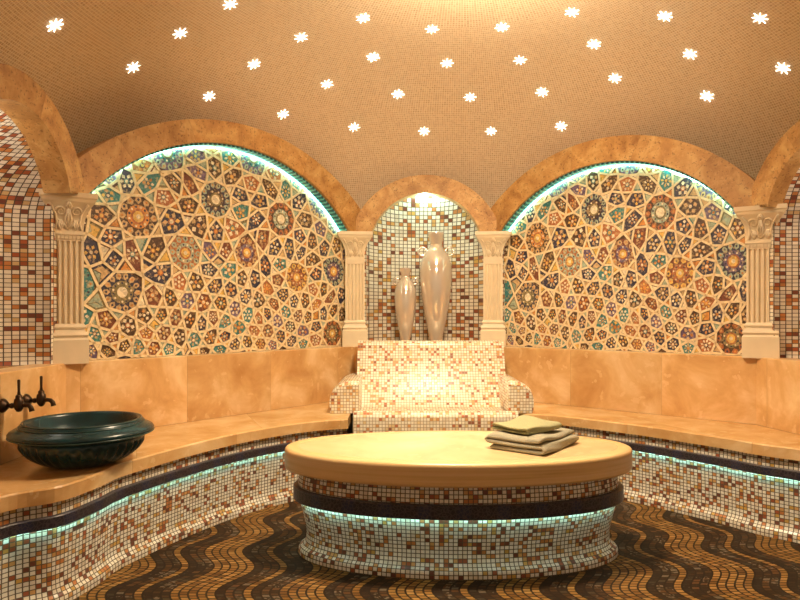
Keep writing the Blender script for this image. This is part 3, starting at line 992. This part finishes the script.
obj('mosaic_base', bm, M['mosaic'], t)
bm = bmesh.new()
sweep(bm, P, [(-.01, .312), (.019, .312), (.022, .308), (.022, .255), (.020, .2525), (.016, .2525), (.016, .264), (-.01, .264), (-.01, .312)], closed=True)
obj('border_band', bm, M['band'], t)
bm = bmesh.new()
sweep(bm, P, [(.0145, .2625), (.0158, .2625), (.0158, .2562), (.0145, .2562), (.0145, .2625)], closed=True)
obj('light_strip', bm, M['led'], t)

# ------------------------------------------------------------------ towels
def ribbon_fold(layers, length, gap, thick, n_arc=7):
    """centre line of a cloth folded back and forth: list of (u,w)"""
    c = []
    for k in range(layers):
        z = thick / 2 + k * gap
        xs = np.linspace(-length / 2, length / 2, 14)
        if k % 2: xs = xs[::-1]
        c += [(x, z) for x in xs]
        if k < layers - 1:
            e = xs[-1]; sg = 1 if e > 0 else -1
            for q in range(1, n_arc):
                a = -pi / 2 + pi * q / n_arc
                c.append((e + sg * gap / 2 * cos(a), z + gap / 2 + gap / 2 * sin(a)))
    return c

def towel_mesh(layers, length, depth, gap, thick, seed, sag):
    rnd = random.Random(seed)
    c = [np.array(p) for p in ribbon_fold(layers, length, gap, thick)]
    N = normals2(c, False)
    up = [p + n * thick / 2 for p, n in zip(c, N)]; dn = [p - n * thick / 2 for p, n in zip(c, N)]
    out = up + dn[::-1]
    bm = bmesh.new(); nd = 18
    f1, f2, f3 = rnd.uniform(0, 6), rnd.uniform(0, 6), rnd.uniform(0, 6)
    rings = []
    H = layers * gap
    for j in range(nd + 1):
        v = -depth / 2 + depth * j / nd
        r = []
        for (x, z) in out:
            q = z / H
            dz = sag * q * (sin(7 * x + f1) * .5 + sin(11 * v + f2) * .5 + .5 * sin(23 * (x + v) + f3))
            ed = max(0, abs(v) / (depth / 2) - .75) / .25
            dv = .008 * q * sin(9 * x + f2 + 5 * q)
            r.append(bm.verts.new((x + .006 * sin(13 * v + f1 + 9 * q), v + dv, z * (1 - .10 * ed * ed) + dz)))
        rings.append(r)
    n = len(out)
    for j in range(nd):
        for k in range(n):
            bm.faces.new((rings[j][k], rings[j + 1][k], rings[j + 1][(k + 1) % n], rings[j][(k + 1) % n])).smooth = True
    m = len(c)
    for r in (rings[0], rings[-1]):
        for k in range(m - 1):
            bm.faces.new((r[k], r[k + 1], r[n - 2 - k], r[n - 1 - k]))
    bmesh.ops.recalc_face_normals(bm, faces=bm.faces[:])
    zmin = min(v.co.z for v in bm.verts)
    for v in bm.verts: v.co.z -= zmin
    return bm
bm = towel_mesh(3, .250, .375, .0215, .0195, 3, .008)
o = obj('folded_towel', bm, M['towel']); o.location = (.612, 3.015, .4865); o.rotation_euler = (0, 0, -.66)
tag(o, 'larger sage grey folded towel lying directly on the oval table', 'towel', None)
s_ = o.modifiers.new('sub', 'SUBSURF'); s_.levels = 1; s_.render_levels = 1
bm = towel_mesh(2, .20, .25, .0165, .0145, 8, .012)
o = obj('folded_towel', bm, M['towel2']); o.location = (.580, 3.035, .5595); o.rotation_euler = (0, 0, -.85)
tag(o, 'smaller pale yellow-green folded towel on top of the grey towel', 'towel', None)
s_ = o.modifiers.new('sub', 'SUBSURF'); s_.levels = 1; s_.render_levels = 1

# ------------------------------------------------------------------ vases
def vase(label, x, y, H, R):
    t = thing('amphora_vase', label, 'vase', (x, y, .836))
    pr = [(.30, 0), (.34, .01), (.40, .06), (.55, .16), (.72, .28), (.88, .42), (.975, .55), (1.0, .64), (.96, .71), (.84, .77), (.66, .82), (.48, .855), (.40, .875), (.37, .89)]
    P = catmull([(a * R, b * H) for a, b in pr], 4)
    bm = bmesh.new(); lathe(bm, [tuple(p) for p in P], 56)
    obj('body', bm, M['vase'], t)
    bm = bmesh.new()
    nk = [(.37, .885), (.38, .90), (.44, .94), (.50, .98), (.52, .995), (.50, 1.0), (.46, .995), (.38, .95), (.30, .90)]
    lathe(bm, [(a * R, b * H) for a, b in nk], 48)
    obj('neck', bm, M['vase'], t)
    for s in (-1, 1):
        bm = bmesh.new()
        r = .21 * R + .006; pts = [(s * (.66 * R + r * .75) + r * cos(a), 0, .83 * H + r * sin(a)) for a in np.linspace(0, 2 * pi, 25)]
        tube(bm, pts, .0075 * (R / .1) ** .5, 8, cap=False)
        obj('ring_handle', bm, M['vase'], t)
vase('shorter pearly amphora vase, the left one in the niche', .043, 5.13, .608, .086)
vase('taller pearly amphora vase, the right one in the niche', .281, 5.13, .888, .125)

# ------------------------------------------------------------------ wash basin
t = thing('wash_basin', 'dark teal glazed wash basin standing on the left stone bench', 'basin', (-1.368, 2.835, .4505))
t.scale = (.925, .925, 1.0)
outer = [(.135, 0), (.148, .003), (.188, .018), (.232, .048), (.258, .080), (.264, .103), (.258, .118)]
bm = bmesh.new()
pr = [tuple(p) for p in catmull(outer, 4)]
lob = [.055 * max(0, min(1, (z - .012) / .03)) * max(0, min(1, (.108 - z) / .02)) for r, z in pr]
lathe(bm, pr, 144, lobes=(36, lob))
o = obj('lobed_body', bm, M['bowl'], t)
bm = bmesh.new()
rim = [(.258, .112), (.272, .117), (.295, .125), (.308, .134), (.310, .142), (.304, .150), (.285, .160), (.268, .167), (.263, .172), (.262, .178), (.256, .181), (.252, .186), (.246, .188), (.238, .186), (.232, .176), (.225, .15), (.20, .10), (.15, .055), (.08, .03), (.001, .025)]
lathe(bm, rim, 96)
rimo = obj('flared_rim', bm, M['bowl'], t)
for r, z in ((.3085, .1305), (.2655, .1705), (.2535, .1845)):
    bm = bmesh.new()
    tube(bm, [(r * cos(a), r * sin(a), z) for a in np.linspace(0, 2 * pi, 97)], .0028, 8, cap=False)
    obj('moulding_ring', bm, M['bowl_rim'], rimo)

# ------------------------------------------------------------------ taps
def tap(label, y, z):
    t = thing('wall_tap', label, 'tap', (-1.70, y, z))
    def xl(prof):      # lathe about the x axis
        b2 = bmesh.new(); lathe(b2, prof, 24)
        bmesh.ops.rotate(b2, verts=b2.verts[:], cent=(0, 0, 0), matrix=Matrix.Rotation(pi / 2, 3, 'Y'))
        return b2
    obj('wall_flange', xl([(.030, .001), (.031, .006), (.026, .014), (.018, .022), (.013, .028)]), M['bronze'], t)
    obj('pipe', xl([(.0085, .020), (.0085, .036), (.012, .040), (.012, .046), (.009, .050), (.009, .062)]), M['bronze'], t)
    bm = bmesh.new()
    lathe(bm, [(.006, -.026), (.010, -.024), (.017, -.012), (.020, .0), (.020, .012), (.018, .028), (.013, .032), (.013, .042), (.008, .048)], 24, cx=.073)
    obj('valve_body', bm, M['bronze'], t)
    bm = bmesh.new()
    tube(bm, [(.073, 0, .044), (.073, 0, .062), (.073, 0, .108), (.073, 0, .112)], [.0075, .0052, .0062, .004], 12)
    obj('lever_handle', bm, M['bronze'], t)
    bm = bmesh.new()
    tube(bm, [(.084, 0, .0), (.100, 0, .004), (.115, 0, .002), (.125, 0, -.008), (.129, 0, -.024)], [.009, .009, .0095, .010, .0115], 14)
    obj('spout', bm, M['bronze'], t)
tap('dark bronze wall tap nearer the left edge of the photo', 2.80, .700)
tap('dark bronze wall tap nearer the column, behind the basin', 2.975, .698)

# ------------------------------------------------------------------ star lights in the dome
rows_px = [('lowest row', [(55, 25), (133, 67), (209, 96), (283, 114), (354, 127), (424, 131), (491, 131), (561, 126), (707, 96), (783, 68)]),
           ('second row from below', [(180, 33), (254, 64), (327, 84), (398, 94), (470, 97), (542, 92), (615, 78), (690, 54), (760, 18)]),
           ('third row from below', [(230, 4), (301, 37), (373, 57), (447, 63), (520, 60), (594, 44), (665, 16)]),
           ('topmost row', [(363, 18), (432, 29), (502, 27), (572, 12)])]
ORD = ['first', 'second', 'third', 'fourth', 'fifth', 'sixth', 'seventh', 'eighth', 'ninth', 'tenth']
def on_dome(px, py):
    dx, dz = (px - 400) / FPX, (312 - py) / FPX
    lo = None
    for k in range(2000):
        y = 1.2 + k * .0025
        x, z = dx * y, EYE + dz * y
        r = hypot(x - CEN[0], y - CEN[1])
        if r < DA and y > CEN[1] - 1.2 and z >= dome_h(r): return Vector((x, y, z)), r
    return None, None
bm = bmesh.new()
R0, R1, TH = .044, .0042, .003  # rays turn the sparkle around each small light into a glowing shape
top = []; bot = []
for k in range(16):
    a = 2 * pi * k / 16
    r = (R0 if k % 4 == 0 else .040) if k % 2 == 0 else R1
    top.append(bm.verts.new((r * cos(a), r * sin(a), TH))); bot.append(bm.verts.new((r * cos(a), r * sin(a), 0)))
c1 = bm.verts.new((0, 0, TH + .004)); c0 = bm.verts.new((0, 0, 0))
for k in range(16):
    j = (k + 1) % 16
    bm.faces.new((c1, top[k], top[j])); bm.faces.new((c0, bot[j], bot[k])); bm.faces.new((bot[k], bot[j], top[j], top[k]))
star0 = None
for rn, pts in rows_px:
    for i, (px, py) in enumerate(pts):
        p, r = on_dome(px, py)
        if p is None: continue
        rr = (p - Vector((CEN[0], CEN[1], p.z)))
        nrm = -Vector((rr.x / DA ** 2, rr.y / DA ** 2, (p.z - DH) / DB ** 2)).normalized()
        if star0 is None:
            o = obj('star_light', bm, M['star']); star0 = o
        else:
            o = star0.copy(); COL.objects.link(o)
        o.location = p + nrm * .0005
        o.rotation_euler = nrm.to_track_quat('Z', 'Y').to_euler()
        tag(o, 'white star light in the dome, %s, %s from the left' % (rn, ORD[i]), 'ceiling light', 'star lights in the mosaic dome')

# ------------------------------------------------------------------ lights
def light(kind, loc, power, col, **kw):
    d = bpy.data.lights.new(kind.lower() + '_lamp', kind); d.energy = power; d.color = col
    for k, v in kw.items(): setattr(d, k, v)
    o = bpy.data.objects.new(d.name, d); COL.objects.link(o); o.location = loc
    return o
WARM = (1.0, .82, .58)
def spot(loc, aim, power, col, size, blend=.6, soft=.06):
    o = light('SPOT', loc, power, col, spot_size=size, spot_blend=blend, shadow_soft_size=soft)
    o.rotation_euler = (Vector(aim) - Vector(loc)).to_track_quat('-Z', 'Y').to_euler(); return o
spot((.35, 2.95, 2.56), (.45, 3.25, 4), 125, WARM, 2.6, 1.0, .12)                         # pendant under the crown: up on the dome
spot((.30, 2.90, 2.57), (.32, 3.10, 0), 205, WARM, 2.8, 1.0, .14)                       # and down into the room
spot((.22, 3.3, 2.78), (.22, 4.40, .55), 80, (1, .80, .54), .72, .7)                    # downlight on the seat
spot((.0, 2.9, 2.8), (.02, 3.06, .48), 78, (1, .82, .54), .75, 1.0)                      # downlight on the table
light('POINT', (.195, 5.075, 1.945), 3.6, (.62, 1.0, .90), shadow_soft_size=.02)          # small lamp in the crown of the vase niche
light('POINT', (-1.90, 2.83, 1.86), 1.8, (1, .92, .80), shadow_soft_size=.02)          # added fill without a fixture, brightening the left side niche
light('POINT', (2.34, 3.30, 1.86), 1.8, (1, .92, .80), shadow_soft_size=.02)  # same added fill for the right side niche
spot((.35, 1.7, 1.99), (.42, 4.1, 2.98), 120, WARM, 1.65, 1.0, .1)                        # added unseen spot, evening out the light on the dome

w = bpy.data.worlds.new('surroundings'); SC.world = w; w.use_nodes = True
bg = w.node_tree.nodes['Background']; bg.inputs[0].default_value = (1.0, .76, .50, 1); bg.inputs[1].default_value = .30

# ------------------------------------------------------------------ camera
cd = bpy.data.cameras.new('camera'); cam = bpy.data.objects.new('camera', cd); COL.objects.link(cam)
cd.sensor_width = 36; cd.lens = 36 * FPX / 800; cd.shift_y = 12 / 800
cam.location = (0, 0, EYE); cam.rotation_euler = (pi / 2, 0, 0)
cd.clip_start = .02
SC.camera = cam
SC.view_settings.view_transform = 'Standard'; SC.view_settings.look = 'None'
SC.view_settings.exposure = 0.45; SC.view_settings.gamma = 1.0; SC.view_settings.use_curve_mapping = False
